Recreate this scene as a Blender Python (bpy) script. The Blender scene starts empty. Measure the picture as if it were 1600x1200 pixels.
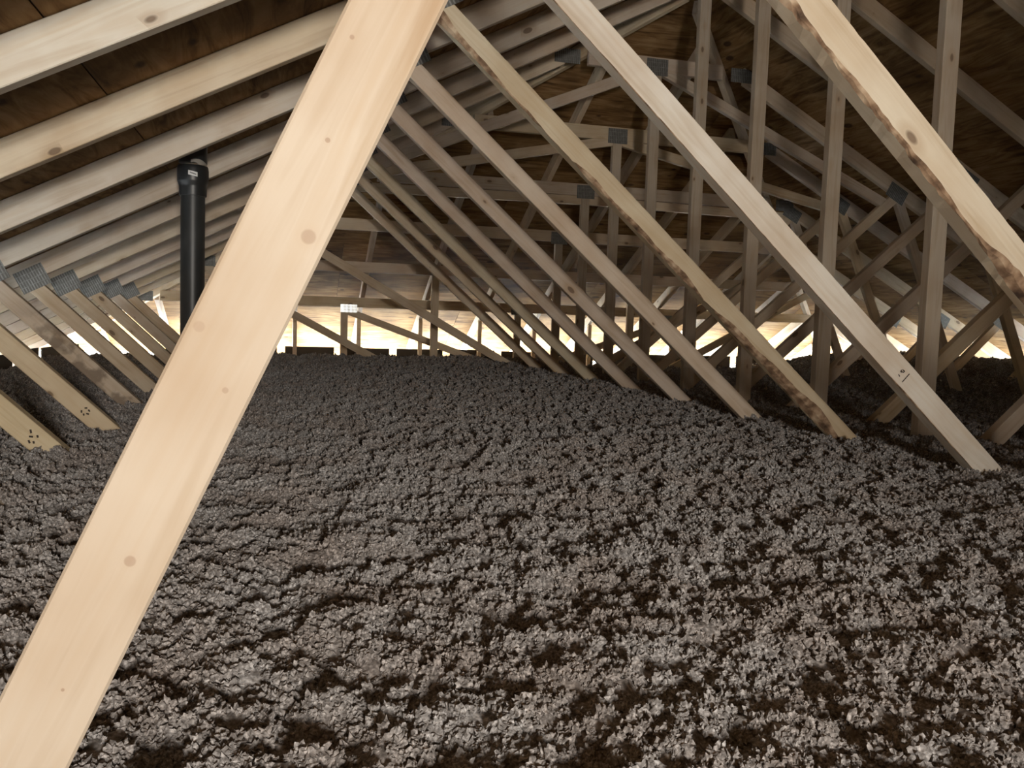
import bpy, math, random
import numpy as np
from mathutils import Vector, Matrix

random.seed(7)
rng = np.random.default_rng(11)
scn = bpy.context.scene
COL = scn.collection

# ------------------------------------------------------------------ camera
F_PX, YAW, PITCH, ROLL = 1330.0, 0.2609, -0.0750, 0.0326
def cam_axes():
    cy, sy = math.cos(YAW), math.sin(YAW)
    r = Vector((cy, -sy, 0)); fw = Vector((sy, cy, 0)); u = Vector((0, 0, 1))
    cp, sp = math.cos(PITCH), math.sin(PITCH)
    fw2 = fw * cp + u * sp; u2 = u * cp - fw * sp
    cr, sr = math.cos(ROLL), math.sin(ROLL)
    return r * cr + u2 * sr, u2 * cr - r * sr, fw2
CR, CU, CF = cam_axes()
cam_data = bpy.data.cameras.new('camera')
cam_data.sensor_fit = 'HORIZONTAL'; cam_data.sensor_width = 36.0
cam_data.lens = F_PX / 1600 * 36.0
cam_data.clip_start = 0.02; cam_data.clip_end = 200
cam = bpy.data.objects.new('camera', cam_data); COL.objects.link(cam)
b = -CF
cam.matrix_world = Matrix(((CR.x, CU.x, b.x, 0), (CR.y, CU.y, b.y, 0), (CR.z, CU.z, b.z, 0), (0, 0, 0, 1)))
scn.camera = cam

# ------------------------------------------------------------------ light and exposure
world = bpy.data.worlds.new('overcast_daylight'); scn.world = world
world.use_nodes = True
bg = world.node_tree.nodes['Background']
bg.inputs['Color'].default_value = (0.80, 0.91, 1.0, 1)
bg.inputs['Strength'].default_value = 23.0

LAMP_POS = Vector((0.26, -2.40, 0.23)); LAMP_AIM = Vector((-0.25, 2.0, 0.55))
ld = bpy.data.lights.new('work_light', 'SPOT'); ld.shadow_soft_size = 0.18
ld.spot_size = math.radians(84); ld.spot_blend = 1.0
ld.energy = 515.0; ld.color = (1.0, 0.93, 0.84)
lo = bpy.data.objects.new('work_light', ld); COL.objects.link(lo)
lo.location = LAMP_POS
lo.rotation_euler = (LAMP_AIM - LAMP_POS).to_track_quat('-Z', 'Y').to_euler()

vs = scn.view_settings
vs.view_transform = 'Standard'; vs.look = 'None'; vs.gamma = 1.0; vs.use_curve_mapping = False
vs.exposure = 0.0

# ------------------------------------------------------------------ measurements (metres, camera at origin)
S = 0.6096; Y0 = 0.0473
def YK(k): return Y0 + k * S
XK = 2.166                       # ridge line
M, C0 = 0.5248, 0.6952           # under edge of the left top chord  z = C0 + M x
SEC = math.sqrt(1 + M * M)
CH, TH, WB = 0.089, 0.038, 0.064 # chord depth, timber thickness, web width
CT = C0 + CH * SEC               # upper edge of the chord / under side of the deck
MH = 0.4801                      # slope of the hip end
def flat_top(k): return 1.2849 + 0.0445 - MH * (k - 9) * S
YREF = YK(9) + TH
def jack_under(y): return 1.3294 - MH * (y - YREF)
def hip_under(y): return jack_under(y) + CH * math.sqrt(1 + MH * MH)
ZB_T, ZB_B = -0.58, -0.669       # bottom chord
XW_L, XW_R = -2.25, 6.15
XE_L, XE_R = -2.62, 2 * XK + 2.62
YW, YE, YBACK = 8.76, 9.50, -3.2

# ------------------------------------------------------------------ node helpers
def mat_new(name):
    m = bpy.data.materials.new(name); m.use_nodes = True
    nt = m.node_tree; bs = nt.nodes['Principled BSDF']
    return m, nt, bs
def N(nt, typ, **kw):
    n = nt.nodes.new(typ)
    for k, v in kw.items():
        if k.startswith('i_'):
            n.inputs[k[2:].replace('_', ' ')].default_value = v
        else: setattr(n, k, v)
    return n
def L(nt, a, b): nt.links.new(a, b)
def ramp(nt, stops):
    r = nt.nodes.new('ShaderNodeValToRGB')
    el = r.color_ramp.elements
    while len(el) < len(stops): el.new(0.5)
    for e, (p, c) in zip(el, stops):
        e.position = p; e.color = c if len(c) == 4 else (*c, 1)
    return r
def mth(nt, op, a, b=None, clamp=False):
    n = nt.nodes.new('ShaderNodeMath'); n.operation = op; n.use_clamp = clamp
    for i, v in enumerate((a, b)):
        if v is None: continue
        if isinstance(v, (int, float)): n.inputs[i].default_value = v
        else: nt.links.new(v, n.inputs[i])
    return n.outputs[0]
def mix(nt, fac, a, b, mode='MIX'):
    n = nt.nodes.new('ShaderNodeMix'); n.data_type = 'RGBA'; n.blend_type = mode
    for key, v in ((0, fac), (6, a), (7, b)):
        if isinstance(v, (int, float)): n.inputs[key].default_value = v
        elif isinstance(v, tuple): n.inputs[key].default_value = v if len(v) == 4 else (*v, 1)
        else: nt.links.new(v, n.inputs[key])
    return n.outputs[2]

def wood_material(name, knots=None, knot_amount=1.0, dirt=False):
    """sawn softwood: grain along local x, tint from the object's colour, knots"""
    m, nt, bs = mat_new(name)
    tc = N(nt, 'ShaderNodeTexCoord'); oi = N(nt, 'ShaderNodeObjectInfo')
    off = mth(nt, 'MULTIPLY', oi.outputs['Random'], 37.0)
    add = N(nt, 'ShaderNodeVectorMath', operation='ADD')
    cmb = N(nt, 'ShaderNodeCombineXYZ'); L(nt, off, cmb.inputs[0]); L(nt, off, cmb.inputs[2])
    L(nt, tc.outputs['Object'], add.inputs[0]); L(nt, cmb.outputs[0], add.inputs[1])
    mp = N(nt, 'ShaderNodeMapping'); mp.inputs['Scale'].default_value = (1.6, 26, 26)
    L(nt, add.outputs[0], mp.inputs[0])
    g = N(nt, 'ShaderNodeTexNoise'); g.inputs['Scale'].default_value = 1.6; g.inputs['Detail'].default_value = 4
    g.inputs['Distortion'].default_value = 0.6
    L(nt, mp.outputs[0], g.inputs['Vector'])
    gr = ramp(nt, [(0.25, (0.80, 0.72, 0.62)), (0.5, (1, 1, 1)), (0.75, (0.92, 0.86, 0.78))])
    L(nt, g.outputs[0], gr.inputs[0])
    col = mix(nt, 1.0, oi.outputs['Color'], gr.outputs[0], 'MULTIPLY')
    # broad blotches of handling dirt and heartwood
    bl = N(nt, 'ShaderNodeTexNoise'); bl.inputs['Scale'].default_value = 5.0; bl.inputs['Detail'].default_value = 3
    L(nt, add.outputs[0], bl.inputs['Vector'])
    br = ramp(nt, [(0.35, (0.86, 0.80, 0.74)), (0.6, (1, 1, 1))]); L(nt, bl.outputs[0], br.inputs[0])
    col = mix(nt, 1.0, col, br.outputs[0], 'MULTIPLY')
    if knots is None:
        mk = N(nt, 'ShaderNodeMapping'); mk.inputs['Scale'].default_value = (7.5, 15, 15)
        L(nt, add.outputs[0], mk.inputs[0])
        vo = N(nt, 'ShaderNodeTexVoronoi'); vo.inputs['Scale'].default_value = 1.0
        L(nt, mk.outputs[0], vo.inputs['Vector'])
        sp = N(nt, 'ShaderNodeSeparateColor'); L(nt, vo.outputs['Color'], sp.inputs[0])
        rad = mth(nt, 'MULTIPLY', mth(nt, 'SUBTRACT', sp.outputs[0], 0.42), 0.34)
        kn = mth(nt, 'MULTIPLY', mth(nt, 'SUBTRACT', rad, vo.outputs['Distance']), 22.0, True)
        kn = mth(nt, 'MULTIPLY', kn, 0.75 * knot_amount)
        halo = mth(nt, 'MULTIPLY', mth(nt, 'SUBTRACT', mth(nt, 'MULTIPLY', rad, 2.2), vo.outputs['Distance']), 7.0, True)
        col = mix(nt, mth(nt, 'MULTIPLY', halo, 0.35), col, (0.42, 0.27, 0.14), 'MIX')
        col = mix(nt, kn, col, (0.13, 0.075, 0.045))
    else:
        sep = N(nt, 'ShaderNodeSeparateXYZ'); L(nt, tc.outputs['Object'], sep.inputs[0])
        for (kx, kz, kr, dark) in knots:
            dx = mth(nt, 'SUBTRACT', sep.outputs[0], kx); dz = mth(nt, 'SUBTRACT', sep.outputs[2], kz)
            d = mth(nt, 'SQRT', mth(nt, 'ADD', mth(nt, 'MULTIPLY', dx, dx), mth(nt, 'MULTIPLY', dz, dz)))
            halo = mth(nt, 'MULTIPLY', mth(nt, 'SUBTRACT', kr * 2.0, d), 0.35 / kr, True)
            core = mth(nt, 'MULTIPLY', mth(nt, 'SUBTRACT', kr, d), 4.0 / kr, True)
            col = mix(nt, mth(nt, 'MULTIPLY', halo, 0.22), col, (0.50, 0.33, 0.20))
            col = mix(nt, mth(nt, 'MULTIPLY', core, dark * 0.75), col, (0.30, 0.19, 0.13))
    if dirt:
        dn = N(nt, 'ShaderNodeTexNoise'); dn.inputs['Scale'].default_value = 11; dn.inputs['Detail'].default_value = 4
        L(nt, tc.outputs['Object'], dn.inputs['Vector'])
        dr = ramp(nt, [(0.44, (0, 0, 0)), (0.54, (1, 1, 1))]); L(nt, dn.outputs[0], dr.inputs[0])
        sx = N(nt, 'ShaderNodeSeparateXYZ'); L(nt, tc.outputs['Object'], sx.inputs[0])
        low = mth(nt, 'MULTIPLY', mth(nt, 'SUBTRACT', sx.outputs[0], 0.12), 5.0, True)
        col = mix(nt, mth(nt, 'MULTIPLY', mth(nt, 'MULTIPLY', dr.outputs[0], low), 0.8), col, (0.20, 0.15, 0.11))
    L(nt, col, bs.inputs['Base Color'])
    bs.inputs['Roughness'].default_value = 0.72
    bs.inputs['Specular IOR Level'].default_value = 0.25
    bp = N(nt, 'ShaderNodeBump'); bp.inputs['Strength'].default_value = 0.12; bp.inputs['Distance'].default_value = 0.002
    L(nt, g.outputs[0], bp.inputs['Height']); L(nt, bp.outputs[0], bs.inputs['Normal'])
    return m

M_WOOD = wood_material('sawn_spruce')
M_DUSTY = wood_material('dust_smeared_spruce', dirt=True)

def bark_material():
    m, nt, bs = mat_new('waney_bark')
    tc = N(nt, 'ShaderNodeTexCoord')
    n = N(nt, 'ShaderNodeTexNoise'); n.inputs['Scale'].default_value = 26; n.inputs['Detail'].default_value = 5
    L(nt, tc.outputs['Object'], n.inputs['Vector'])
    r = ramp(nt, [(0.32, (0.05, 0.028, 0.016)), (0.46, (0.20, 0.12, 0.07)), (0.56, (0.36, 0.24, 0.15)), (0.70, (0.55, 0.42, 0.29))])
    L(nt, n.outputs[0], r.inputs[0]); L(nt, r.outputs[0], bs.inputs['Base Color'])
    bs.inputs['Roughness'].default_value = 0.9
    bp = N(nt, 'ShaderNodeBump'); bp.inputs['Strength'].default_value = 0.7; bp.inputs['Distance'].default_value = 0.004
    L(nt, n.outputs[0], bp.inputs['Height']); L(nt, bp.outputs[0], bs.inputs['Normal'])
    return m
M_BARK = bark_material()

def ply_material():
    m, nt, bs = mat_new('roof_plywood')
    tc = N(nt, 'ShaderNodeTexCoord'); oi = N(nt, 'ShaderNodeObjectInfo')
    off = mth(nt, 'MULTIPLY', oi.outputs['Random'], 53.0)
    cmb = N(nt, 'ShaderNodeCombineXYZ'); L(nt, off, cmb.inputs[0]); L(nt, off, cmb.inputs[1])
    add = N(nt, 'ShaderNodeVectorMath', operation='ADD')
    L(nt, tc.outputs['Object'], add.inputs[0]); L(nt, cmb.outputs[0], add.inputs[1])
    mp = N(nt, 'ShaderNodeMapping'); mp.inputs['Scale'].default_value = (1.0, 7.0, 7.0)
    L(nt, add.outputs[0], mp.inputs[0])
    g = N(nt, 'ShaderNodeTexNoise'); g.inputs['Scale'].default_value = 2.6; g.inputs['Detail'].default_value = 6
    g.inputs['Distortion'].default_value = 1.4; g.inputs['Roughness'].default_value = 0.62
    L(nt, mp.outputs[0], g.inputs['Vector'])
    r = ramp(nt, [(0.30, (0.10, 0.050, 0.018)), (0.46, (0.26, 0.145, 0.055)), (0.60, (0.37, 0.225, 0.098)), (0.78, (0.46, 0.30, 0.15))])
    L(nt, g.outputs[0], r.inputs[0])
    st = N(nt, 'ShaderNodeTexNoise'); st.inputs['Scale'].default_value = 2.2; st.inputs['Detail'].default_value = 4
    L(nt, add.outputs[0], st.inputs['Vector'])
    sr = ramp(nt, [(0.36, (0.50, 0.46, 0.40)), (0.55, (1, 1, 1))]); L(nt, st.outputs[0], sr.inputs[0])
    col = mix(nt, 1.0, r.outputs[0], sr.outputs[0], 'MULTIPLY')
    mk = N(nt, 'ShaderNodeMapping'); mk.inputs['Scale'].default_value = (5, 9, 1); L(nt, add.outputs[0], mk.inputs[0])
    vo = N(nt, 'ShaderNodeTexVoronoi'); vo.inputs['Scale'].default_value = 1.0; L(nt, mk.outputs[0], vo.inputs['Vector'])
    sp = N(nt, 'ShaderNodeSeparateColor'); L(nt, vo.outputs['Color'], sp.inputs[0])
    rad = mth(nt, 'MULTIPLY', mth(nt, 'SUBTRACT', sp.outputs[0], 0.30), 0.36)
    kn = mth(nt, 'MULTIPLY', mth(nt, 'SUBTRACT', rad, vo.outputs['Distance']), 14.0, True)
    col = mix(nt, mth(nt, 'MULTIPLY', kn, 0.85), col, (0.05, 0.026, 0.014))
    L(nt, col, bs.inputs['Base Color']); bs.inputs['Roughness'].default_value = 0.85
    bs.inputs['Specular IOR Level'].default_value = 0.2
    bp = N(nt, 'ShaderNodeBump'); bp.inputs['Strength'].default_value = 0.25; bp.inputs['Distance'].default_value = 0.003
    L(nt, g.outputs[0], bp.inputs['Height']); L(nt, bp.outputs[0], bs.inputs['Normal'])
    return m
M_PLY = ply_material()

def plate_material():
    m, nt, bs = mat_new('galvanised_plate')
    tc = N(nt, 'ShaderNodeTexCoord'); sep = N(nt, 'ShaderNodeSeparateXYZ'); L(nt, tc.outputs['Object'], sep.inputs[0])
    # rows of punched slots, 8 mm by 25 mm
    fx = mth(nt, 'FRACT', mth(nt, 'MULTIPLY', sep.outputs[0], 82.0)); fz = mth(nt, 'FRACT', mth(nt, 'MULTIPLY', sep.outputs[2], 38.0))
    sx = mth(nt, 'MULTIPLY', mth(nt, 'GREATER_THAN', fx, 0.42), mth(nt, 'GREATER_THAN', fz, 0.10))
    n = N(nt, 'ShaderNodeTexNoise'); n.inputs['Scale'].default_value = 45; L(nt, tc.outputs['Object'], n.inputs['Vector'])
    r = ramp(nt, [(0.35, (0.19, 0.19, 0.175)), (0.65, (0.31, 0.315, 0.30))]); L(nt, n.outputs[0], r.inputs[0])
    col = mix(nt, sx, r.outputs[0], (0.13, 0.125, 0.115))
    L(nt, col, bs.inputs['Base Color']); bs.inputs['Metallic'].default_value = 0.35
    bs.inputs['Roughness'].default_value = 0.5
    bp = N(nt, 'ShaderNodeBump'); bp.inputs['Strength'].default_value = 0.5; bp.inputs['Distance'].default_value = 0.001; bp.invert = True
    L(nt, sx, bp.inputs['Height']); L(nt, bp.outputs[0], bs.inputs['Normal'])
    return m
M_PLATE = plate_material()

M_PLATE_GLINT = plate_material(); M_PLATE_GLINT.name = 'plate_glint'  # plate copy, lamp reflection put into a paler colour
_b = M_PLATE_GLINT.node_tree.nodes['Principled BSDF']; _b.inputs['Metallic'].default_value = 0.9; _b.inputs['Roughness'].default_value = 0.28
for _n in M_PLATE_GLINT.node_tree.nodes:
    if _n.type == 'VALTORGB':
        for _e in _n.color_ramp.elements: _e.color = (0.85, 0.90, 0.92, 1)
def plain(name, col, rough=0.7, metal=0.0, noise=None):
    m, nt, bs = mat_new(name)
    bs.inputs['Roughness'].default_value = rough; bs.inputs['Metallic'].default_value = metal
    if noise:
        tc = N(nt, 'ShaderNodeTexCoord'); n = N(nt, 'ShaderNodeTexNoise'); n.inputs['Scale'].default_value = noise[0]; n.inputs['Detail'].default_value = 4
        L(nt, tc.outputs['Object'], n.inputs['Vector'])
        r = ramp(nt, [(0.35, noise[1]), (0.65, col)]); L(nt, n.outputs[0], r.inputs[0]); L(nt, r.outputs[0], bs.inputs['Base Color'])
    else: bs.inputs['Base Color'].default_value = (*col, 1)
    return m
M_ABS = plain('black_abs', (0.012, 0.013, 0.014), 0.38, 0, (9, (0.020, 0.021, 0.022)))
M_PIPE = plain('dusty_black_abs', (0.016, 0.018, 0.019), 0.42, 0, (7, (0.030, 0.032, 0.033)))
M_CEMENT = plain('dried_solvent_cement', (0.30, 0.28, 0.25), 0.6)
M_LABEL = plain('white_label', (0.75, 0.75, 0.74), 0.5)
M_INK = plain('stamp_ink', (0.045, 0.03, 0.022), 0.8)
M_DAM = plain('dark_fibre_board', (0.060, 0.045, 0.034), 0.9, 0, (6, (0.035, 0.026, 0.02)))
M_DRY = plain('gypsum_board', (0.55, 0.53, 0.50), 0.9, 0, (3, (0.48, 0.46, 0.43)))
M_NAIL = plain('steel_nail', (0.30, 0.28, 0.25), 0.4, 0.8)

def insulation_material():
    m, nt, bs = mat_new('blown_insulation')
    geo = N(nt, 'ShaderNodeNewGeometry')
    n = N(nt, 'ShaderNodeTexNoise'); n.inputs['Scale'].default_value = 210; n.inputs['Detail'].default_value = 3
    L(nt, geo.outputs['Position'], n.inputs['Vector'])
    r = ramp(nt, [(0.30, (0.13, 0.118, 0.110)), (0.5, (0.27, 0.254, 0.245)), (0.72, (0.60, 0.58, 0.57))])
    L(nt, n.outputs[0], r.inputs[0])
    n2 = N(nt, 'ShaderNodeTexNoise'); n2.inputs['Scale'].default_value = 7; n2.inputs['Detail'].default_value = 3
    L(nt, geo.outputs['Position'], n2.inputs['Vector'])
    r2 = ramp(nt, [(0.36, (0.88, 0.82, 0.78)), (0.58, (1, 1, 1))]); L(nt, n2.outputs[0], r2.inputs[0])
    col = mix(nt, 1.0, r.outputs[0], r2.outputs[0], 'MULTIPLY')
    L(nt, col, bs.inputs['Base Color']); bs.inputs['Roughness'].default_value = 0.95
    bs.inputs['Specular IOR Level'].default_value = 0.15
    return m
M_INS = insulation_material()

# ------------------------------------------------------------------ object helpers
def link(name, mesh, mat=None, parent=None):
    o = bpy.data.objects.new(name, mesh); COL.objects.link(o)
    if mat is not None and mesh is not None and not mesh.materials: mesh.materials.append(mat)
    if parent is not None: o.parent = parent
    return o
def thing(name, label, cat, loc, group=None):
    o = bpy.data.objects.new(name, None); COL.objects.link(o); o.location = loc
    o.empty_display_size = 0.1
    o['label'] = label; o['category'] = cat
    if group: o['group'] = group
    return o
def mesh_from(name, v, f):
    me = bpy.data.meshes.new(name); me.from_pydata(v, [], f); me.update(); return me

def clip_poly(poly, px, pz, nx, nz):
    """keep the side where (p - P).n <= 0"""
    out = []
    n = len(poly)
    for i in range(n):
        a, c = poly[i], poly[(i + 1) % n]
        da = (a[0] - px) * nx + (a[1] - pz) * nz; dc = (c[0] - px) * nx + (c[1] - pz) * nz
        if da <= 0: out.append(a)
        if (da < 0 < dc) or (dc < 0 < da):
            t = da / (da - dc); out.append((a[0] + t * (c[0] - a[0]), a[1] + t * (c[1] - a[1])))
    return out
def clean_poly(poly, eps=1e-4):
    out = []
    for p in poly:
        if not out or math.hypot(p[0] - out[-1][0], p[1] - out[-1][1]) > eps: out.append(p)
    if len(out) > 1 and math.hypot(out[0][0] - out[-1][0], out[0][1] - out[-1][1]) < eps: out.pop()
    return out

def prism_mesh(name, poly, t, ch=0.0022):
    """polygon in local x/z (counter-clockwise), thickness t along +y, eased edges on both faces"""
    area = sum(poly[i][0] * poly[(i + 1) % len(poly)][1] - poly[(i + 1) % len(poly)][0] * poly[i][1] for i in range(len(poly)))
    if area < 0: poly = poly[::-1]
    n = len(poly)
    ins = []
    for i in range(n):
        p0, p1, p2 = poly[i - 1], poly[i], poly[(i + 1) % n]
        e1 = Vector((p1[0] - p0[0], p1[1] - p0[1])).normalized(); e2 = Vector((p2[0] - p1[0], p2[1] - p1[1])).normalized()
        n1 = Vector((-e1.y, e1.x)); n2 = Vector((-e2.y, e2.x))
        bis = n1 + n2
        k = ch * 2 / max(bis.length_squared, 0.35)
        ins.append((p1[0] + bis.x * k, p1[1] + bis.y * k))
    v = [(p[0], 0, p[1]) for p in ins] + [(p[0], ch, p[1]) for p in poly] + [(p[0], t - ch, p[1]) for p in poly] + [(p[0], t, p[1]) for p in ins]
    f = [tuple(range(n)), tuple(range(4 * n - 1, 3 * n - 1, -1))]
    for lay in range(3):
        for i in range(n):
            j = (i + 1) % n; a = lay * n; c = (lay + 1) * n
            f.append((a + i, c + i, c + j, a + j))
    return mesh_from(name, v, f)

_cache = {}
TINTS = [(0.70, 0.59, 0.45), (0.66, 0.55, 0.41), (0.62, 0.53, 0.43), (0.67, 0.56, 0.40), (0.64, 0.54, 0.44)]
def tint(o, c=None, rs=random):
    c = c or rs.choice(TINTS); j = 1 + rs.uniform(-0.06, 0.06)
    o.color = (c[0] * j, c[1] * j, c[2] * j, 1)

def member(name, root, p0, p1, w, clips=(), key=None, color=None, mat=None, builder=None, yoff=0.0):
    """one timber of a truss: strip of width w about the line p0-p1 (x, z), cut by half planes"""
    d = Vector((p1[0] - p0[0], p1[1] - p0[1])); ln = d.length; d /= ln
    a = math.atan2(d.y, d.x)
    ck = (key, name, tuple(p0), tuple(p1), w) if key else None
    me = _cache.get(ck) if ck else None
    if me is None:
        poly = [(-0.35, -w / 2), (ln + 0.35, -w / 2), (ln + 0.35, w / 2), (-0.35, w / 2)]
        for (px, pz, nx, nz) in clips:
            q = Vector((px - p0[0], pz - p0[1]))
            poly = clip_poly(poly, q.dot(d), q.dot(Vector((-d.y, d.x))), Vector((nx, nz)).dot(d), Vector((nx, nz)).dot(Vector((-d.y, d.x))))
        poly = clean_poly(poly)
        me = builder(poly, w) if builder else prism_mesh(name, poly, TH)
        if not me.materials: me.materials.append(mat or M_WOOD)
        if ck: _cache[ck] = me
    o = link(name, me, None, root)
    o.location = (p0[0] - root.location.x, yoff, p0[1] - root.location.z)
    o.rotation_euler = (0, -a, 0)
    tint(o, color)
    return o

def mir(p): return (2 * XK - p[0], p[1])
def mclip(c): return (2 * XK - c[0], c[1], -c[2], c[3])

_plates = {}
def plate(root, x, z, w, h, ang=0.0, bright=False):
    k = (w, h, bright)
    if k not in _plates:
        poly = [(-w / 2, -h / 2), (w / 2, -h / 2), (w / 2, h / 2), (-w / 2, h / 2)]
        _plates[k] = prism_mesh('nail_plate', poly, 0.0016, 0.0004); _plates[k].materials.append(M_PLATE_GLINT if bright else M_PLATE)
    o = link('nail_plate', _plates[k], None, root)
    o.location = (x - root.location.x, -0.0017, z - root.location.z)
    o.rotation_euler = (0, -ang, 0)
    return o

def waney_builder(side_sign, amp, seed, bark_ratio=1.0, rag=0.004):
    """loft along the timber whose lower front arris is a ragged bark edge"""
    def build(poly, w):
        r = random.Random(seed)
        x0 = min(p[0] for p in poly); x1 = max(p[0] for p in poly)
        n = 150
        def lo_hi(x):
            zs = []
            for i in range(len(poly)):
                a, c = poly[i], poly[(i + 1) % len(poly)]
                if (a[0] - x) * (c[0] - x) <= 0 and abs(a[0] - c[0]) > 1e-9:
                    t = (x - a[0]) / (c[0] - a[0]); zs.append(a[1] + t * (c[1] - a[1]))
            return (min(zs), max(zs)) if zs else (0, 0)
        ph = [r.uniform(0, 6.28) for _ in range(6)]
        v, f, mi = [], [], []
        for i in range(n + 1):
            x = x0 + (x1 - x0) * i / n
            x = min(max(x, x0 + 1e-5), x1 - 1e-5)
            lo, hi = lo_hi(x)
            u = x
            c = amp * (0.55 + 0.35 * math.sin(3.1 * u + ph[0]) + 0.25 * math.sin(7.3 * u + ph[1])) + 0.3 * amp * math.sin(23 * u + ph[2]) * math.sin(5 * u + ph[3])
            c = max(0.0015, min(c, 0.6 * w))
            jz = r.uniform(-rag, rag); jy = r.uniform(-rag, rag) * 0.7
            hh = max(hi - lo, 1e-4); cc = min(c, hh * 0.8)
            jt = r.uniform(-rag, rag) * 0.35
            sec = [(x, 0, hi + min(0, jt)), (x, 0, lo + cc + jz * 0.5), (x, cc * 0.28, lo + cc * 0.42 + jz), (x, min(cc * 0.85, 0.03) + jy, lo + max(0, jz)), (x, TH, lo), (x, TH, hi)]
            v += sec
        m = 6
        for i in range(n):
            for j in range(m):
                k = (j + 1) % m
                f.append((i * m + j, i * m + k, (i + 1) * m + k, (i + 1) * m + j)); mi.append(1 if j in (1, 2) else 0)
        f.append(tuple(range(m - 1, -1, -1))); mi.append(0)
        f.append(tuple(n * m + j for j in range(m))); mi.append(0)
        me = mesh_from('web', v, f)
        me.materials.append(M_WOOD); me.materials.append(M_BARK)
        for p, q in zip(me.polygons, mi): p.material_index = q
        return me
    return build

# ------------------------------------------------------------------ roof deck (sheathing panels) and shell
def setting(name, label=None):
    o = bpy.data.objects.new(name, None); COL.objects.link(o); o['kind'] = 'structure'
    if label: o['label'] = label
    return o

def deck_panel(parent, plan, plane, xdir):
    """plan polygon (x, y) lifted on z = plane(x, y); 11 mm thick; local x along xdir"""
    plan = clean_poly(plan)
    if len(plan) < 3: return
    area = 0.5 * sum(plan[i][0] * plan[(i + 1) % len(plan)][1] - plan[(i + 1) % len(plan)][0] * plan[i][1] for i in range(len(plan)))
    if abs(area) < 0.02: return
    if area < 0: plan = plan[::-1]
    P = [Vector((x, y, plane(x, y))) for x, y in plan]
    c = sum(P, Vector()) / len(P)
    nrm = (P[1] - P[0]).cross(P[2] - P[1]).normalized()
    X = Vector(xdir).normalized(); Yv = nrm.cross(X)
    R = Matrix((X, Yv, nrm)).transposed()
    Rt = R.transposed()
    loc = [Rt @ (p - c) for p in P]
    n = len(P); t = 0.0115
    v = [(p.x, p.y, 0.001) for p in loc] + [(p.x, p.y, 0.001 + t) for p in loc]
    f = [tuple(range(n - 1, -1, -1)), tuple(range(n, 2 * n))] + [(i, (i + 1) % n, n + (i + 1) % n, n + i) for i in range(n)]
    o = link('panel', mesh_from('panel', v, f), M_PLY, parent)
    o.matrix_world = Matrix.Translation(c) @ R.to_4x4()

def hip_x(y, side):              # plan line where the side slope meets the hip slope
    x = (hip_under(y) - CT) / M
    return x if side < 0 else 2 * XK - x
def deck_side(side):
    root = setting('roof_left' if side < 0 else 'roof_right')
    sgn = 1 if side < 0 else -1
    plane = lambda x, y: CT + M * (x if side < 0 else 2 * XK - x)
    eave = XE_L if side < 0 else XE_R
    w = 1.2192 / SEC; g = 0.0016
    row = 0; x = eave
    while (XK - x) * sgn > 0.02:
        x2 = x + sgn * w
        if (XK - x2) * sgn < 0: x2 = XK
        y = YBACK - (1.2192 if row % 2 else 0.3)
        while y < YE:
            a, bb = sorted((x, x2))
            ya, yb = max(y, YBACK), y + 2.4384
            poly = [(a + g, ya + g), (bb - g, ya + g), (bb - g, yb - g), (a + g, yb - g)]
            # keep the part in front of the hip line
            ys = (YREF, YREF + 1.0); p = Vector((hip_x(ys[0], side), ys[0])); q = Vector((hip_x(ys[1], side), ys[1]))
            d = q - p; nn = Vector((-d.y, d.x))
            if nn.y < 0: nn = -nn
            poly = clip_poly(poly, p.x, p.y, nn.x, nn.y)
            poly = clip_poly(poly, 0, YE, 0, 1)
            if len(poly) >= 3: deck_panel(root, poly, plane, (0, 1, 0))
            y += 2.4384
        x = x2; row += 1
    return root
deck_side(-1); deck_side(1)
root = setting('roof_hip')
plane = lambda x, y: hip_under(y)
w = 1.2192 / math.sqrt(1 + MH * MH); row = 0; y = YE
y_apex = YREF - (CT + M * XK - hip_under(YREF)) / MH
while y > y_apex + 0.02:
    ya = max(y - w, y_apex)
    x = -3.2 - (1.2192 if row % 2 else 0)
    while x < 7.6:
        poly = [(x + .0016, ya + .0016), (x + 2.4368, ya + .0016), (x + 2.4368, y - .0016), (x + .0016, y - .0016)]
        for side in (-1, 1):
            p = Vector((hip_x(YREF, side), YREF)); q = Vector((hip_x(YREF + 1, side), YREF + 1)); d = q - p
            nn = Vector((-d.y, d.x))
            if nn.y > 0: nn = -nn
            poly = clip_poly(poly, p.x, p.y, nn.x, nn.y)
            if len(poly) < 3: break
        if len(poly) >= 3: deck_panel(root, poly, plane, (1, 0, 0))
        x += 2.4384
    y = ya; row += 1

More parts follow.
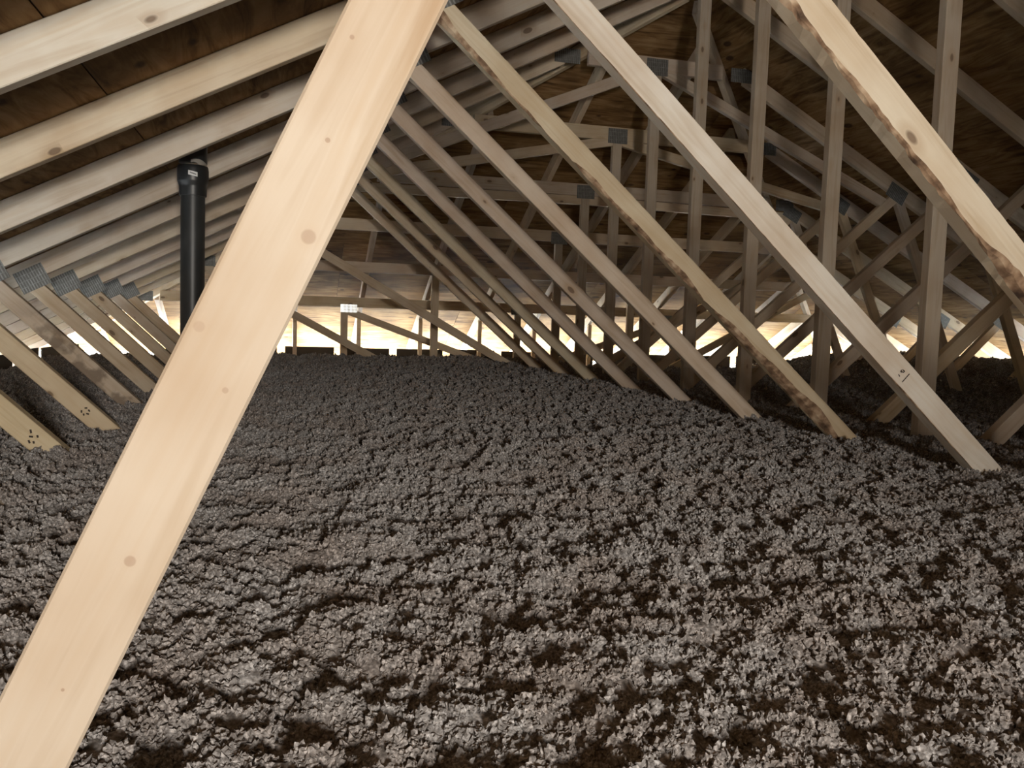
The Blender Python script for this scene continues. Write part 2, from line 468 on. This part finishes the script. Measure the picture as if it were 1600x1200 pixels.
def seam_blocker(name, pts3):  # unseen sheet added above the deck to stop daylight leaking through panel seams
    n = Vector((pts3[1] - pts3[0])).cross(pts3[2] - pts3[1]).normalized()
    if n.z < 0: pts3 = pts3[::-1]; n = -n
    m_ = len(pts3)
    v = [p + n * 0.016 for p in pts3] + [p + n * 0.019 for p in pts3]
    f = [tuple(range(m_ - 1, -1, -1)), tuple(range(m_, 2 * m_))] + [(i, (i + 1) % m_, m_ + (i + 1) % m_, m_ + i) for i in range(m_)]
    o = link(name, mesh_from(name, [tuple(p) for p in v], f), M_BLOCKER); o['kind'] = 'structure'
M_BLOCKER = plain('light_blocker_black', (0.02, 0.02, 0.02), 0.95)
for side, nm in ((-1, 'light_blocker_left'), (1, 'light_blocker_right')):
    mx_ = (lambda x: x) if side < 0 else (lambda x: 2 * XK - x)
    e = XE_L - 0.02
    hy = lambda x: YREF - (CT + M * x - hip_under(YREF)) / MH
    seam_blocker(nm, [Vector((mx_(e), YBACK - .03, CT + M * e)), Vector((mx_(XK + .02), YBACK - .03, CT + M * (XK + .02))), Vector((mx_(XK + .02), y_apex + .05, CT + M * (XK + .02))), Vector((mx_(e), hy(e) + .05, CT + M * e))])
ye = YE + 0.02
seam_blocker('light_blocker_hip', [Vector((XK, y_apex - .02, hip_under(y_apex - .02))), Vector((hip_x(ye, -1) - .05, ye, hip_under(ye))), Vector((hip_x(ye, 1) + .05, ye, hip_under(ye)))])

def box_obj(name, x0, x1, y0, y1, z0, z1, mat, parent=None):
    c = ((x0 + x1) / 2, (y0 + y1) / 2, (z0 + z1) / 2)
    a, bq, cq = (x1 - x0) / 2, (y1 - y0) / 2, (z1 - z0) / 2
    v = [(sx * a, sy * bq, sz * cq) for sx in (-1, 1) for sy in (-1, 1) for sz in (-1, 1)]
    f = [(0, 1, 3, 2), (4, 6, 7, 5), (0, 4, 5, 1), (2, 3, 7, 6), (0, 2, 6, 4), (1, 5, 7, 3)]
    o = link(name, mesh_from(name, v, f), mat, parent)
    if parent is None: o.location = c
    else: o.location = Vector(c) - parent.location
    return o
fl = box_obj('floor', XW_L, XW_R, YBACK, YW, ZB_B - 0.013, ZB_B, M_DRY); fl['kind'] = 'structure'
for nm, args in (('trim_1', (XE_L - 0.03, XE_L, YBACK, YE, -0.74, -0.58)), ('trim_2', (XE_R, XE_R + 0.03, YBACK, YE, -0.74, -0.58)),
                 ('trim_3', (XE_L, XE_R, YE, YE + 0.03, -0.64, -0.46))):
    t = box_obj(nm, *args, M_WOOD); t.color = (0.7, 0.68, 0.64, 1); t['kind'] = 'structure'
# gable end behind the photographer
poly = [(XE_L, ZB_B - 0.2), (XE_R, ZB_B - 0.2), (XE_R, CT + M * XE_L - 0.002), (XK, CT + M * XK - 0.002), (XE_L, CT + M * XE_L - 0.002)]
wb = link('wall_back', prism_mesh('wall_back', [(p[0] - XK, p[1]) for p in poly], 0.02), M_PLY); wb.location = (XK, YBACK - 0.021, 0); wb['kind'] = 'structure'

# ------------------------------------------------------------------ trusses
CHORD_UNDER = (0, C0, -M / SEC, 1 / SEC)       # keep below the chord's under edge
DIRC = Vector((1, M)).normalized(); NRMC = Vector((-DIRC.y, DIRC.x))
def chord_mid(x): z = C0 + M * x; return (x + NRMC.x * CH / 2, z + NRMC.y * CH / 2)
# web lines
W_A, W_B = 1.2969, 0.8766
wd = Vector((1, -W_B)).normalized(); wn = Vector((wd.y, -wd.x)); wn = Vector((-W_B, -1)).normalized()   # down-left of the web
def w_pt(x): return Vector((x, W_A - W_B * x)) + wn * (WB / 2)
W0, W1 = w_pt(0.50), w_pt(2.05)
B_P, B_D = Vector((-0.0635, -0.073)), Vector((0.26, 0.565)).normalized()      # the rising web seen big in front
B0, B1 = B_P - B_D * 0.52, B_P + B_D * 1.05
Ld = Vector((0.50, -0.47)).normalized(); Ln = Vector((-0.47, -0.50)).normalized()
L0 = Vector((-1.0862, 0.1071)) + Ln * (WB / 2); L1 = L0 + Ld * 0.95
GROUND = (0, ZB_T, 0, -1)
W_LOW = Vector((0, W_A)) + wn * WB
BR = Vector((-B_D.y, B_D.x))                    # normal to the left of the rising web
B_LEFT = B_P + BR * (WB / 2)

TRUSS_LABELS = {
 1: 'common roof truss whose broad pale knotted diagonal stands in front of the vent pipe',
 2: 'common roof truss with a ragged bark edge along its pale diagonal',
 3: 'common roof truss with a smooth pale diagonal marked by a small ink stamp',
 4: 'common roof truss with a yellowish rounded waney diagonal',
 5: 'common roof truss touching the near side of the black vent pipe',
 6: 'common roof truss just behind the black vent pipe',
 7: 'last full height roof truss, its king post standing before the hip end',
 8: 'highest flat-topped hip truss, shortest level top with three gang plates',
 9: 'flat-topped hip truss, second step down from the ridge',
 10: 'flat-topped hip truss, third step down, level top close over a second rail',
 11: 'flat-topped hip truss, fourth step down, last with a king post on long diagonals',
 12: 'flat-topped hip truss, fifth step down, with two posts and no king post',
 13: 'lowest flat-topped hip truss nearest the daylit far eave',
}
M_FRONT = None
def front_knot_mat():
    rows = [((482, 370), 0.0062, 0.55), ((203, 877), 0.0046, 0.60), ((311, 510), 0.0046, 0.30), ((352, 610), 0.0026, 0.5), ((512, 219), 0.0022, 0.7), ((550, 58), 0.0020, 0.7), ((98, 1078), 0.0014, 0.8)]
    ks = []
    for (px, py), r, dk in rows:
        d = CF * F_PX + CR * (px - 800) + CU * (600 - py); d = d * (YK(1) / d.y)
        q = Vector((d.x, d.z)) - B0
        ks.append((q.dot(B_D), q.dot(Vector((-B_D.y, B_D.x))), r, dk))
    return wood_material('clear_spruce', ks)
M_FRONT = front_knot_mat()

def both(fn):
    fn(False); fn(True)
def build_truss(k):
    hip = k >= 8
    root = thing('roof_truss', TRUSS_LABELS[k], 'truss', (XK, YK(k), ZB_B), 'roof trusses at two foot spacing' if not hip else 'stepped hip trusses')
    rs = random.Random(100 + k)
    key = None
    ft = flat_top(k) if hip else None
    fb = ft - CH if hip else None
    xc = (ft - CT) / M if hip else XK
    tail = XE_L + 0.01
    UP = [CHORD_UNDER] + ([(0, fb, 0, 1)] if hip else [])
    UPr = [mclip(c) for c in UP]
    lab = 'c' if not hip else 'h%d' % k
    chord_tint = {2: (0.80, 0.73, 0.61), 3: (0.86, 0.81, 0.70), 4: (0.82, 0.71, 0.54), 5: (0.76, 0.68, 0.57), 6: (0.70, 0.62, 0.52)}.get(k)
    for r in (False, True):
        f = mir if r else (lambda p: p)
        fc = mclip if r else (lambda c: c)
        # top chord
        a, c = chord_mid(tail), chord_mid(xc)
        member('top_chord', root, f(a), f(c), CH, [fc((tail, 0, -1, 0)), fc((xc, 0, 1, 0))], lab + 'r' * r, color=chord_tint if not r else None)
        # heel
        member('heel_post', root, (XW_R - 0.06 if r else XW_L + 0.06, ZB_T + 0.005), (XW_R - 0.06 if r else XW_L + 0.06, ZB_T + 0.16), CH, [fc(GROUND), fc(CHORD_UNDER)], 'c' + 'r' * r)
        # lower compression web
        if k <= 11:
            member('web', root, f(L0), f(L1), WB, [fc(c) for c in UP + [GROUND, (B_LEFT.x, B_LEFT.y, -BR.x, -BR.y)]], ('L' + lab + 'r' * r + ('d' if k == 6 and not r else '')), mat=M_DUSTY if (k == 6 and not r) else None,
                   color=(0.64, 0.54, 0.37) if (k == 4 and not r) else None)
            an = math.atan(M)
            px, pz = -1.115, 0.117
            plate(root, *f((px, pz)), 0.13, 0.10, -an if r else an)
        # rising web and long tension web
        if k <= 10:
            bl = None; col = None; mt = None
            if not r and k == 1: mt = M_FRONT; col = (0.61, 0.52, 0.415)
            member('web', root, f(B0), f(B1), WB, [fc(c) for c in UP + [GROUND, (W_LOW.x, W_LOW.y, -wn.x, -wn.y)]], ('B%d' % (k == 1 and not r)) + lab + 'r' * r, mat=mt, color=col)
            bld = None; ckey = 'W' + lab + 'r' * r; col = None
            if not r and k == 2: bld = waney_builder(1, 0.020, 5, rag=0.0035); ckey = 'Wb2'; col = (0.74, 0.65, 0.51)
            if not r and k == 4: bld = waney_builder(1, 0.026, 9, rag=0.0022); ckey = 'Wb4'; col = (0.62, 0.53, 0.385)
            if not r and k == 3: col = (0.80, 0.74, 0.65); bld = waney_builder(1, 0.003, 3, rag=0.0006); ckey = 'Wb3'
            if not r and k in (5, 6, 7): col = ((0.66, 0.55, 0.44), (0.62, 0.52, 0.43), (0.60, 0.50, 0.41))[k - 5]
            if not r and k == 8: col = (0.58, 0.50, 0.37)
            member('web', root, f(W0), f(W1), WB, [fc(c) for c in UP + [GROUND, (XK - WB / 2 - .001, 0, 1, 0)]], ckey, builder=bld, color=col)
            an = math.atan(M)
            plate(root, *f((0.40, 0.925)), 0.15, 0.10, -an if r else an)
        plate(root, *f((XK - 0.07, ZB_T - 0.02)), 0.10, 0.10)
        if hip:
            plate(root, *f((xc - 0.005 + 0.02, ft - 0.052)), 0.16, 0.085, 0.0)
        if k in (8, 9, 10):
            p0, p1 = {8: ((0.50, 0.86), (2.13, 1.552)), 9: ((0.50, 0.90), (2.13, 1.237)), 10: ((0.50, 0.90), (2.13, 0.915))}[k]
            member('web', root, f(p0), f(p1), WB, [fc(c) for c in UP + [(0, W_A, W_B * -1 / math.hypot(1, W_B), -1 / math.hypot(1, W_B)), (XK - WB / 2 - .001, 0, 1, 0)]], 'V%d' % k + 'r' * r)
        if k == 11:
            member('web', root, f((-0.10, 0.672)), f((1.72, -0.34)), WB, [fc(c) for c in UP + [GROUND, (XK - WB / 2 - .001, 0, 1, 0)]], 'd11' + 'r' * r)
        if k == 12:
            member('web', root, f((-0.60, 0.332)), f((0.80, -0.40)), WB, [fc(c) for c in UP + [GROUND]], 'd12' + 'r' * r)
            member('post', root, f((1.25, ZB_T + .1)), f((1.25, 0.3)), WB, [fc(c) for c in UP + [GROUND]], 'p12' + 'r' * r)
        if k == 13:
            member('post', root, f((0.515, ZB_T + .1)), f((0.515, 0.0)), WB, [fc(c) for c in UP + [GROUND]], 'p13' + 'r' * r)
            member('web', root, f((0.55, 0.03)), f((1.90, -0.44)), WB, [fc(c) for c in UP + [GROUND, (0.549, 0, -1, 0), (XK - WB / 2 - .001, 0, 1, 0)]], 'd13' + 'r' * r)
            plate(root, *f((0.555, 0.058)), 0.15, 0.075, 0.0, not r)
    # bottom chord
    member('bottom_chord', root, (XW_L + .4, (ZB_T + ZB_B) / 2), (XW_R - .4, (ZB_T + ZB_B) / 2), CH, [(XW_L, 0, -1, 0), (XW_R, 0, 1, 0)], 'bc')
    if k != 12:
        ztop = (C0 + M * XK) if not hip else fb
        o = member('king_post', root, (XK, ZB_T + .1), (XK, ztop - .1), WB, [GROUND] + UP + UPr, 'k' + lab, color=(0.54, 0.465, 0.37))
        if hip: plate(root, XK - 0.0, fb + 0.03, 0.14, 0.10)
        else: plate(root, XK, C0 + M * XK + 0.0, 0.18, 0.12)
    if hip:
        member('level_chord', root, (xc + .5, ft - CH / 2), (2 * XK - xc - .5, ft - CH / 2), CH, [(xc, 0, -1, 0), (2 * XK - xc, 0, 1, 0)], 'f%d' % k)
    return root
trusses = {k: build_truss(k) for k in range(1, 14)}

# ------------------------------------------------------------------ hip jacks and hip rafters
ang_h = math.atan(MH)
def jack(x, i, label):
    xx = x if x < XK else 2 * XK - x
    zs = CT + M * xx                                  # side slope over this line
    ys = YREF - (zs - hip_under(YREF)) / MH + 0.07    # plan start just past the hip rafter
    ln = (YE - 0.01 - ys) * math.sqrt(1 + MH * MH)
    if ln < 0.4: return
    root = thing('hip_jack', label, 'rafter', (x, 8.36, ZB_B), 'jack rafters of the hip end')
    # rafter: local x runs down the slope
    zc = jack_under(ys)
    h = CH
    poly = [(0, 0), (ln, 0), (ln, h), (0, h)]
    me = prism_mesh('rafter', poly, TH); me.materials.append(M_WOOD)
    o = link('rafter', me, None, root)
    o.location = (TH / 2, ys - 8.36, zc - ZB_B)
    # local x -> (0, cos, -sin), local z -> (0, sin, cos), local y -> (-1,0,0)
    ca, sa = math.cos(ang_h), math.sin(ang_h)
    R = Matrix(((0, -1, 0), (ca, 0, sa), (-sa, 0, ca)))
    o.rotation_euler = R.to_euler(); tint(o)
    if ys < 8.0 and -1.6 < x < 5.95:
        zt = jack_under(8.36 + 0.03)
        me = prism_mesh('post', [(-TH / 2, 0), (TH / 2, 0), (TH / 2, zt - 0.002 - ZB_B), (-TH / 2, zt - 0.002 - ZB_B)], TH); me.materials.append(M_WOOD)
        p = link('post', me, None, root); p.location = (0.0, 0, 0); tint(p)
names_j = ['first', 'second', 'third', 'fourth', 'fifth', 'sixth', 'seventh', 'eighth']
for side in (-1, 1):
    for i in range(8):
        x = XK + side * (0.285 + 0.6 * i)
        jack(x, i, 'jack rafter under the hip deck, %s from the ridge %s the vent pipe' % (names_j[i], 'towards' if side < 0 else 'away from'))
def hip_rafter(side, label):
    ya, yb = y_apex + (0.03 if side < 0 else 0.11), YE - 0.15
    pa = Vector((hip_x(ya, side), ya, hip_under(ya))); pb = Vector((hip_x(yb, side), yb, hip_under(yb)))
    d = (pb - pa); ln = d.length; d.normalize()
    sidev = Vector((d.y, -d.x, 0)).normalized(); up = sidev.cross(d).normalized()
    if up.z < 0: up = -up
    yv = up.cross(d)
    R = Matrix((d, yv, up)).transposed()
    o = link('hip_rafter', prism_mesh('hip_rafter', [(0, -CH), (ln, -CH), (ln, 0), (0, 0)], TH), M_WOOD)
    o.matrix_world = Matrix.Translation(pa - yv * TH / 2 - up * 0.012) @ R.to_4x4()
    o['label'] = label; o['category'] = 'rafter'; o['group'] = 'hip rafters'; tint(o)
hip_rafter(-1, 'diagonal hip rafter on the vent pipe side of the far hip')
hip_rafter(1, 'diagonal hip rafter on the side of the far hip away from the vent pipe')

# ------------------------------------------------------------------ insulation dams at the eaves
def dam(x0, x1, y0, y1, z0, z1, label, group):
    o = box_obj('insulation_dam', x0, x1, y0, y1, z0, z1, M_DAM)
    o['label'] = label; o['category'] = 'board'; o['group'] = group
xs = -1.10
while xs < 5.4:
    dam(xs, xs + 0.47, 8.62, 8.632, ZB_B, -0.325 + random.uniform(-.006, .006), 'dark upright board holding back insulation along the far eave', 'dams along the far eave')
    xs += 0.546
for k in range(2, 13):
    dam(-1.712, -1.70, YK(k) + TH + .03, YK(k + 1) - .03, ZB_B, -0.315 + random.uniform(-.01, .01), 'dark upright board holding back insulation along the eave by the vent pipe', 'dams along the vent pipe eave')
    dam(5.85, 5.862, YK(k) + TH + .03, YK(k + 1) - .03, ZB_B, -0.215 + random.uniform(-.01, .01), 'dark upright board holding back insulation along the eave beyond the king posts', 'dams along the king post eave')

# ------------------------------------------------------------------ vent pipe
def lathe(name, prof, seg=48):
    v, f = [], []
    for (r, z) in prof:
        for i in range(seg):
            a = 2 * math.pi * i / seg; v.append((r * math.cos(a), r * math.sin(a), z))
    for j in range(len(prof) - 1):
        for i in range(seg):
            k = (i + 1) % seg
            f.append((j * seg + i, j * seg + k, (j + 1) * seg + k, (j + 1) * seg + i))
    f.append(tuple(range(seg - 1, -1, -1))); f.append(tuple((len(prof) - 1) * seg + i for i in range(seg)))
    me = mesh_from(name, v, f)
    for p in me.polygons: p.use_smooth = len(p.vertices) == 4
    try: me.set_sharp_from_angle(angle=math.radians(35))
    except Exception: pass
    return me
PX, PY = -0.340, 3.40
pipe = thing('vent_pipe', 'black plastic plumbing vent pipe with coupling rising through the roof', 'pipe', (PX, PY, ZB_B))
zc = 0.418
link('lower_pipe', lathe('lower_pipe', [(0.0430, 0.0), (0.0430, zc + 0.02 - ZB_B)]), M_PIPE, pipe)
cp = link('coupling', lathe('coupling', [(0.0475, zc), (0.0485, zc + .004), (0.0485, zc + .034), (0.0495, zc + .038), (0.0540, zc + .050), (0.0555, zc + .056), (0.0555, zc + .094), (0.0545, zc + .100), (0.0535, zc + .107), (0.0520, zc + .110), (0.047, zc + .110)]), M_ABS, pipe)
cp.location = (0, 0, -ZB_B)
ztop = CT + M * PX + 0.25
link('upper_pipe', lathe('upper_pipe', [(0.0500, zc + .12 - ZB_B), (0.0500, ztop - ZB_B)]), M_ABS, pipe)
# ring of dried cement above the coupling (a partial smear) and the small paper label
def patch(name, r, a0, a1, zf, zg, n, mat, parent):
    v, f = [], []
    for i in range(n + 1):
        a = a0 + (a1 - a0) * i / n
        for z, rr in ((zf(i / n), r), (zg(i / n), r)): v.append((rr * math.cos(a), rr * math.sin(a), z))
    for i in range(n): f.append((2 * i, 2 * i + 2, 2 * i + 3, 2 * i + 1))
    o = link(name, mesh_from(name, v, f), mat, parent); return o
ca = math.atan2(-PY, -PX)          # towards the open attic in front
sm = patch('cement_smear', 0.0505, ca - 0.15, ca + 1.25, lambda t: zc + .111 + .010 * (1 - t) * (0.5 + 0.5 * math.sin(9 * t)), lambda t: zc + .121 + .010 * math.sin(3 * t + .6), 16, M_CEMENT, pipe)
sm.location = (0, 0, -ZB_B)
lb = patch('paper_label', 0.0562, ca - 0.30, ca + 0.28, lambda t: zc + .072 - .006 * t, lambda t: zc + .088 - .006 * t, 8, M_LABEL, cp)
pr = patch('label_print', 0.0566, ca - 0.20, ca + 0.20, lambda t: zc + .0775 - .006 * t, lambda t: zc + .0825 - .006 * t, 8, plain('grey_print', (0.25, 0.25, 0.25)), cp)

# ------------------------------------------------------------------ small marks and nails on the timbers
def strokes(parent_member, segs, w=0.0035):
    """ink strokes lying on a timber's front face, local x/z"""
    v, f = [], []
    for (x0, z0, x1, z1) in segs:
        d = Vector((x1 - x0, z1 - z0)).normalized(); n = Vector((-d.y, d.x)) * w / 2; b0 = len(v)
        v += [(x0 - n.x, -0.0006, z0 - n.y), (x1 - n.x, -0.0006, z1 - n.y), (x1 + n.x, -0.0006, z1 + n.y), (x0 + n.x, -0.0006, z0 + n.y)]
        f.append((b0, b0 + 1, b0 + 2, b0 + 3))
    return link('ink_stamp', mesh_from('ink_stamp', v, f), M_INK, parent_member)
def web_near(k, p):
    """the web of truss k whose centre line passes nearest to (x, z)"""
    best = None
    for c in trusses[k].children:
        if not c.name.startswith('web'): continue
        o = Vector((c.location.x + XK, c.location.z + ZB_B)); a = -c.rotation_euler.y
        d = Vector((math.cos(a), math.sin(a))); q = Vector(p) - o
        xs_ = [v.co.x for v in c.data.vertices]
        if not (min(xs_) <= q.dot(d) <= max(xs_)): continue
        dist = abs(q.dot(Vector((-d.y, d.x))))
        if best is None or dist < best[0]: best = (dist, c, q.dot(d), q.dot(Vector((-d.y, d.x))))
    return best
def unproj(px, py, Y):
    d = CF * F_PX + CR * (px - 800) + CU * (600 - py); d = d * (Y / d.y); return (d.x, d.z)
bst = web_near(3, unproj(1408, 588, YK(3)))
u = bst[2]
strokes(bst[1], [(u - .010, -.010, u - .003, -.012), (u - .012, -.001, u - .004, .003), (u - .010, .006, u - .002, .008), (u - .004, .001, u - .001, .008), (u - .012, .004, u - .007, -.002), (u + .013, -.017, u + .014, .013)], 0.0028)
bst = web_near(4, unproj(52, 684, YK(4)))
u = bst[2]
strokes(bst[1], [(u - .02, .012, u - .012, .006), (u - .01, -.004, u - .002, .002), (u + .002, .012, u + .008, .008), (u - .004, -.012, u + .004, -.016), (u + .006, -.006, u + .012, -.010)], 0.005)
bst = web_near(5, unproj(134, 644, YK(5)))
u = bst[2]
strokes(bst[1], [(u - .012, .008, u - .006, .014), (u - .014, -.004, u - .008, -.010), (u, .012, u + .008, .010), (u + .004, -.002, u + .012, .002), (u - .002, -.008, u + .004, -.012)], 0.005)

# ------------------------------------------------------------------ blown insulation
def vnoise(x, y, seed):
    xi = np.floor(x).astype(int); yi = np.floor(y).astype(int); fx = x - xi; fy = y - yi
    fx = fx * fx * (3 - 2 * fx); fy = fy * fy * (3 - 2 * fy)
    def h(a, c):
        n = (a * 374761393 + c * 668265263 + seed * 974634777) & 0x7fffffff
        n = ((n ^ (n >> 13)) * 1274126177) & 0x7fffffff
        return ((n ^ (n >> 16)) & 0xffff) / 65535.0
    return (h(xi, yi) * (1 - fx) + h(xi + 1, yi) * fx) * (1 - fy) + (h(xi, yi + 1) * (1 - fx) + h(xi + 1, yi + 1) * fx) * fy - 0.5
def sstep(a, bq, t):
    t = np.clip((t - a) / (bq - a), 0, 1); return t * t * (3 - 2 * t)
def height(x, y):
    z = -0.385 + 0.004 * sstep(4.0, 7.5, y) - 0.05 * sstep(2.1, 2.7, x) + 0.20 * sstep(4.3, 5.6, x) - 0.155 * sstep(7.4, 8.4, y)
    z = z - 0.03 * sstep(-0.15, -0.6, x) - 0.015 * sstep(-0.9, -1.7, x)
    z = z + 0.030 * vnoise(x * 1.3 + 3, y * 1.3, 1) + 0.010 * vnoise(x * 3.1, y * 3.6 + 9, 2)
    near = 1 - sstep(2.0, 5.0, y) * 0.45
    z = z + near * (0.010 * vnoise(x * 7.5 + y * 2.0, y * 9.0, 3) + 0.020 * vnoise(x * 19, y * 19, 4) + 0.020 * vnoise(x * 43, y * 43, 5))
    return z
def axis(lo, hi, segs):
    out = [lo]
    for end, st in segs:
        n = max(1, int(round((end - out[-1]) / st))); out += list(np.linspace(out[-1], end, n + 1)[1:])
    return np.array(out)
gx = axis(-1.695, 5.845, [(-0.8, .03), (1.9, .012), (3.2, .02), (5.845, .04)])
gy = axis(-1.6, 8.615, [(0.2, .05), (2.4, .012), (5.0, .02), (8.615, .035)])
GX, GY = np.meshgrid(gx, gy)
GZ = height(GX, GY)
nx, ny = len(gx), len(gy)
V = np.stack([GX.ravel(), GY.ravel(), GZ.ravel()], 1)
idx = np.arange(nx * ny).reshape(ny, nx)
Fq = np.stack([idx[:-1, :-1].ravel(), idx[:-1, 1:].ravel(), idx[1:, 1:].ravel(), idx[1:, :-1].ravel()], 1)
# tuft sites, denser where the blanket is seen close
pts, scl = [], []
cell = 0.25
for x in np.arange(-1.69, 5.84, cell):
    for y in np.arange(0.1, 8.6, cell):
        d = math.hypot(x + .12 - 0.0, y + .12)
        a = min(0.0058 + 0.0026 * max(0.0, d - 0.8), 0.021)
        n = rng.poisson(0.52 / a ** 2 * cell * cell)
        p = rng.random((n, 2)) * cell + (x, y)
        p = p[(p[:, 0] < 5.83) & (p[:, 1] < 8.60)]
        pts.append(p); scl.append(a * (0.55 + 0.95 * rng.random(len(p)) ** 1.6))
pts = np.concatenate(pts); scl = np.concatenate(scl)
pz = height(pts[:, 0], pts[:, 1]) + scl * (rng.random(len(scl)) * 0.75 - 0.1)
PV = np.column_stack([pts, pz])
allv = np.concatenate([V, PV]); nb = len(V)
me = bpy.data.meshes.new('blown_insulation')
me.vertices.add(len(allv)); me.vertices.foreach_set('co', allv.astype(np.float32).ravel())
me.loops.add(Fq.size); me.loops.foreach_set('vertex_index', Fq.astype(np.int32).ravel())
me.polygons.add(len(Fq)); me.polygons.foreach_set('loop_start', np.arange(0, Fq.size, 4, dtype=np.int32))
me.update(calc_edges=True); me.validate()
at_s = me.attributes.new('tuft', 'FLOAT', 'POINT')
at_s.data.foreach_set('value', np.concatenate([np.zeros(nb), scl]).astype(np.float32))
ins = link('blown_insulation', me, M_INS)
ins['label'] = 'thick fluffy grey blown insulation covering the attic floor'; ins['category'] = 'insulation'; ins['kind'] = 'stuff'

ng = bpy.data.node_groups.new('insulation_tufts', 'GeometryNodeTree')
ng.interface.new_socket('Geometry', in_out='INPUT', socket_type='NodeSocketGeometry')
ng.interface.new_socket('Geometry', in_out='OUTPUT', socket_type='NodeSocketGeometry')
gi = ng.nodes.new('NodeGroupInput'); go = ng.nodes.new('NodeGroupOutput')
def gn(t, **kw):
    n = ng.nodes.new(t)
    for k, v in kw.items(): setattr(n, k, v)
    return n
def gl(a, c): ng.links.new(a, c)
join_v = gn('GeometryNodeJoinGeometry')
for s in range(4):
    ico = gn('GeometryNodeMeshIcoSphere'); ico.inputs['Radius'].default_value = 1.0; ico.inputs['Subdivisions'].default_value = 3
    sp = gn('GeometryNodeSetPosition'); pos = gn('GeometryNodeInputPosition')
    va = gn('ShaderNodeVectorMath', operation='ADD'); va.inputs[1].default_value = (s * 17.3, s * 5.1, s * 9.7); gl(pos.outputs[0], va.inputs[0])
    n1 = gn('ShaderNodeTexNoise'); n1.inputs['Scale'].default_value = 1.7; n1.inputs['Detail'].default_value = 1.0; gl(va.outputs[0], n1.inputs['Vector'])
    n2 = gn('ShaderNodeTexNoise'); n2.inputs['Scale'].default_value = 5.5; n2.inputs['Detail'].default_value = 2.0; gl(va.outputs[0], n2.inputs['Vector'])
    m1 = gn('ShaderNodeMath', operation='MULTIPLY_ADD'); gl(n1.outputs[0], m1.inputs[0]); m1.inputs[1].default_value = 2.2; m1.inputs[2].default_value = -0.75
    m2 = gn('ShaderNodeMath', operation='MULTIPLY_ADD'); gl(n2.outputs[0], m2.inputs[0]); m2.inputs[1].default_value = 1.5; gl(m1.outputs[0], m2.inputs[2])
    sb = gn('ShaderNodeMath', operation='SUBTRACT'); gl(m2.outputs[0], sb.inputs[0]); sb.inputs[1].default_value = 0.25
    mx = gn('ShaderNodeMath', operation='MAXIMUM'); gl(sb.outputs[0], mx.inputs[0]); mx.inputs[1].default_value = 0.2
    sc = gn('ShaderNodeVectorMath', operation='SCALE'); gl(pos.outputs[0], sc.inputs[0]); gl(mx.outputs[0], sc.inputs['Scale'])
    gl(ico.outputs['Mesh'], sp.inputs['Geometry']); gl(sc.outputs[0], sp.inputs['Position'])
    sm_ = gn('GeometryNodeSetMaterial'); sm_.inputs['Material'].default_value = M_INS; gl(sp.outputs[0], sm_.inputs['Geometry'])
    ti = gn('GeometryNodeGeometryToInstance'); gl(sm_.outputs[0], ti.inputs[0])
    gl(ti.outputs[0], join_v.inputs[0])
na = gn('GeometryNodeInputNamedAttribute'); na.data_type = 'FLOAT'; na.inputs['Name'].default_value = 'tuft'
cmp_ = gn('FunctionNodeCompare'); cmp_.data_type = 'FLOAT'; cmp_.operation = 'GREATER_THAN'
gl(na.outputs[0], cmp_.inputs[0]); cmp_.inputs[1].default_value = 0.0005
iop = gn('GeometryNodeInstanceOnPoints')
gl(gi.outputs[0], iop.inputs['Points']); gl(cmp_.outputs[0], iop.inputs['Selection']); gl(join_v.outputs[0], iop.inputs['Instance'])
iop.inputs['Pick Instance'].default_value = True
rv = gn('FunctionNodeRandomValue'); rv.data_type = 'FLOAT_VECTOR'
rv.inputs[1].default_value = (6.28, 6.28, 6.28)
rvi = gn('FunctionNodeRandomValue'); rvi.data_type = 'INT'; rvi.inputs[4].default_value = 0; rvi.inputs[5].default_value = 3; rvi.inputs['Seed'].default_value = 5
gl(rv.outputs[0], iop.inputs['Rotation']); gl(rvi.outputs[2], iop.inputs['Instance Index'])
gl(na.outputs[0], iop.inputs['Scale'])
jn = gn('GeometryNodeJoinGeometry'); gl(gi.outputs[0], jn.inputs[0]); gl(iop.outputs[0], jn.inputs[0])
gl(jn.outputs[0], go.inputs[0])
md = ins.modifiers.new('insulation_tufts', 'NODES'); md.node_group = ng
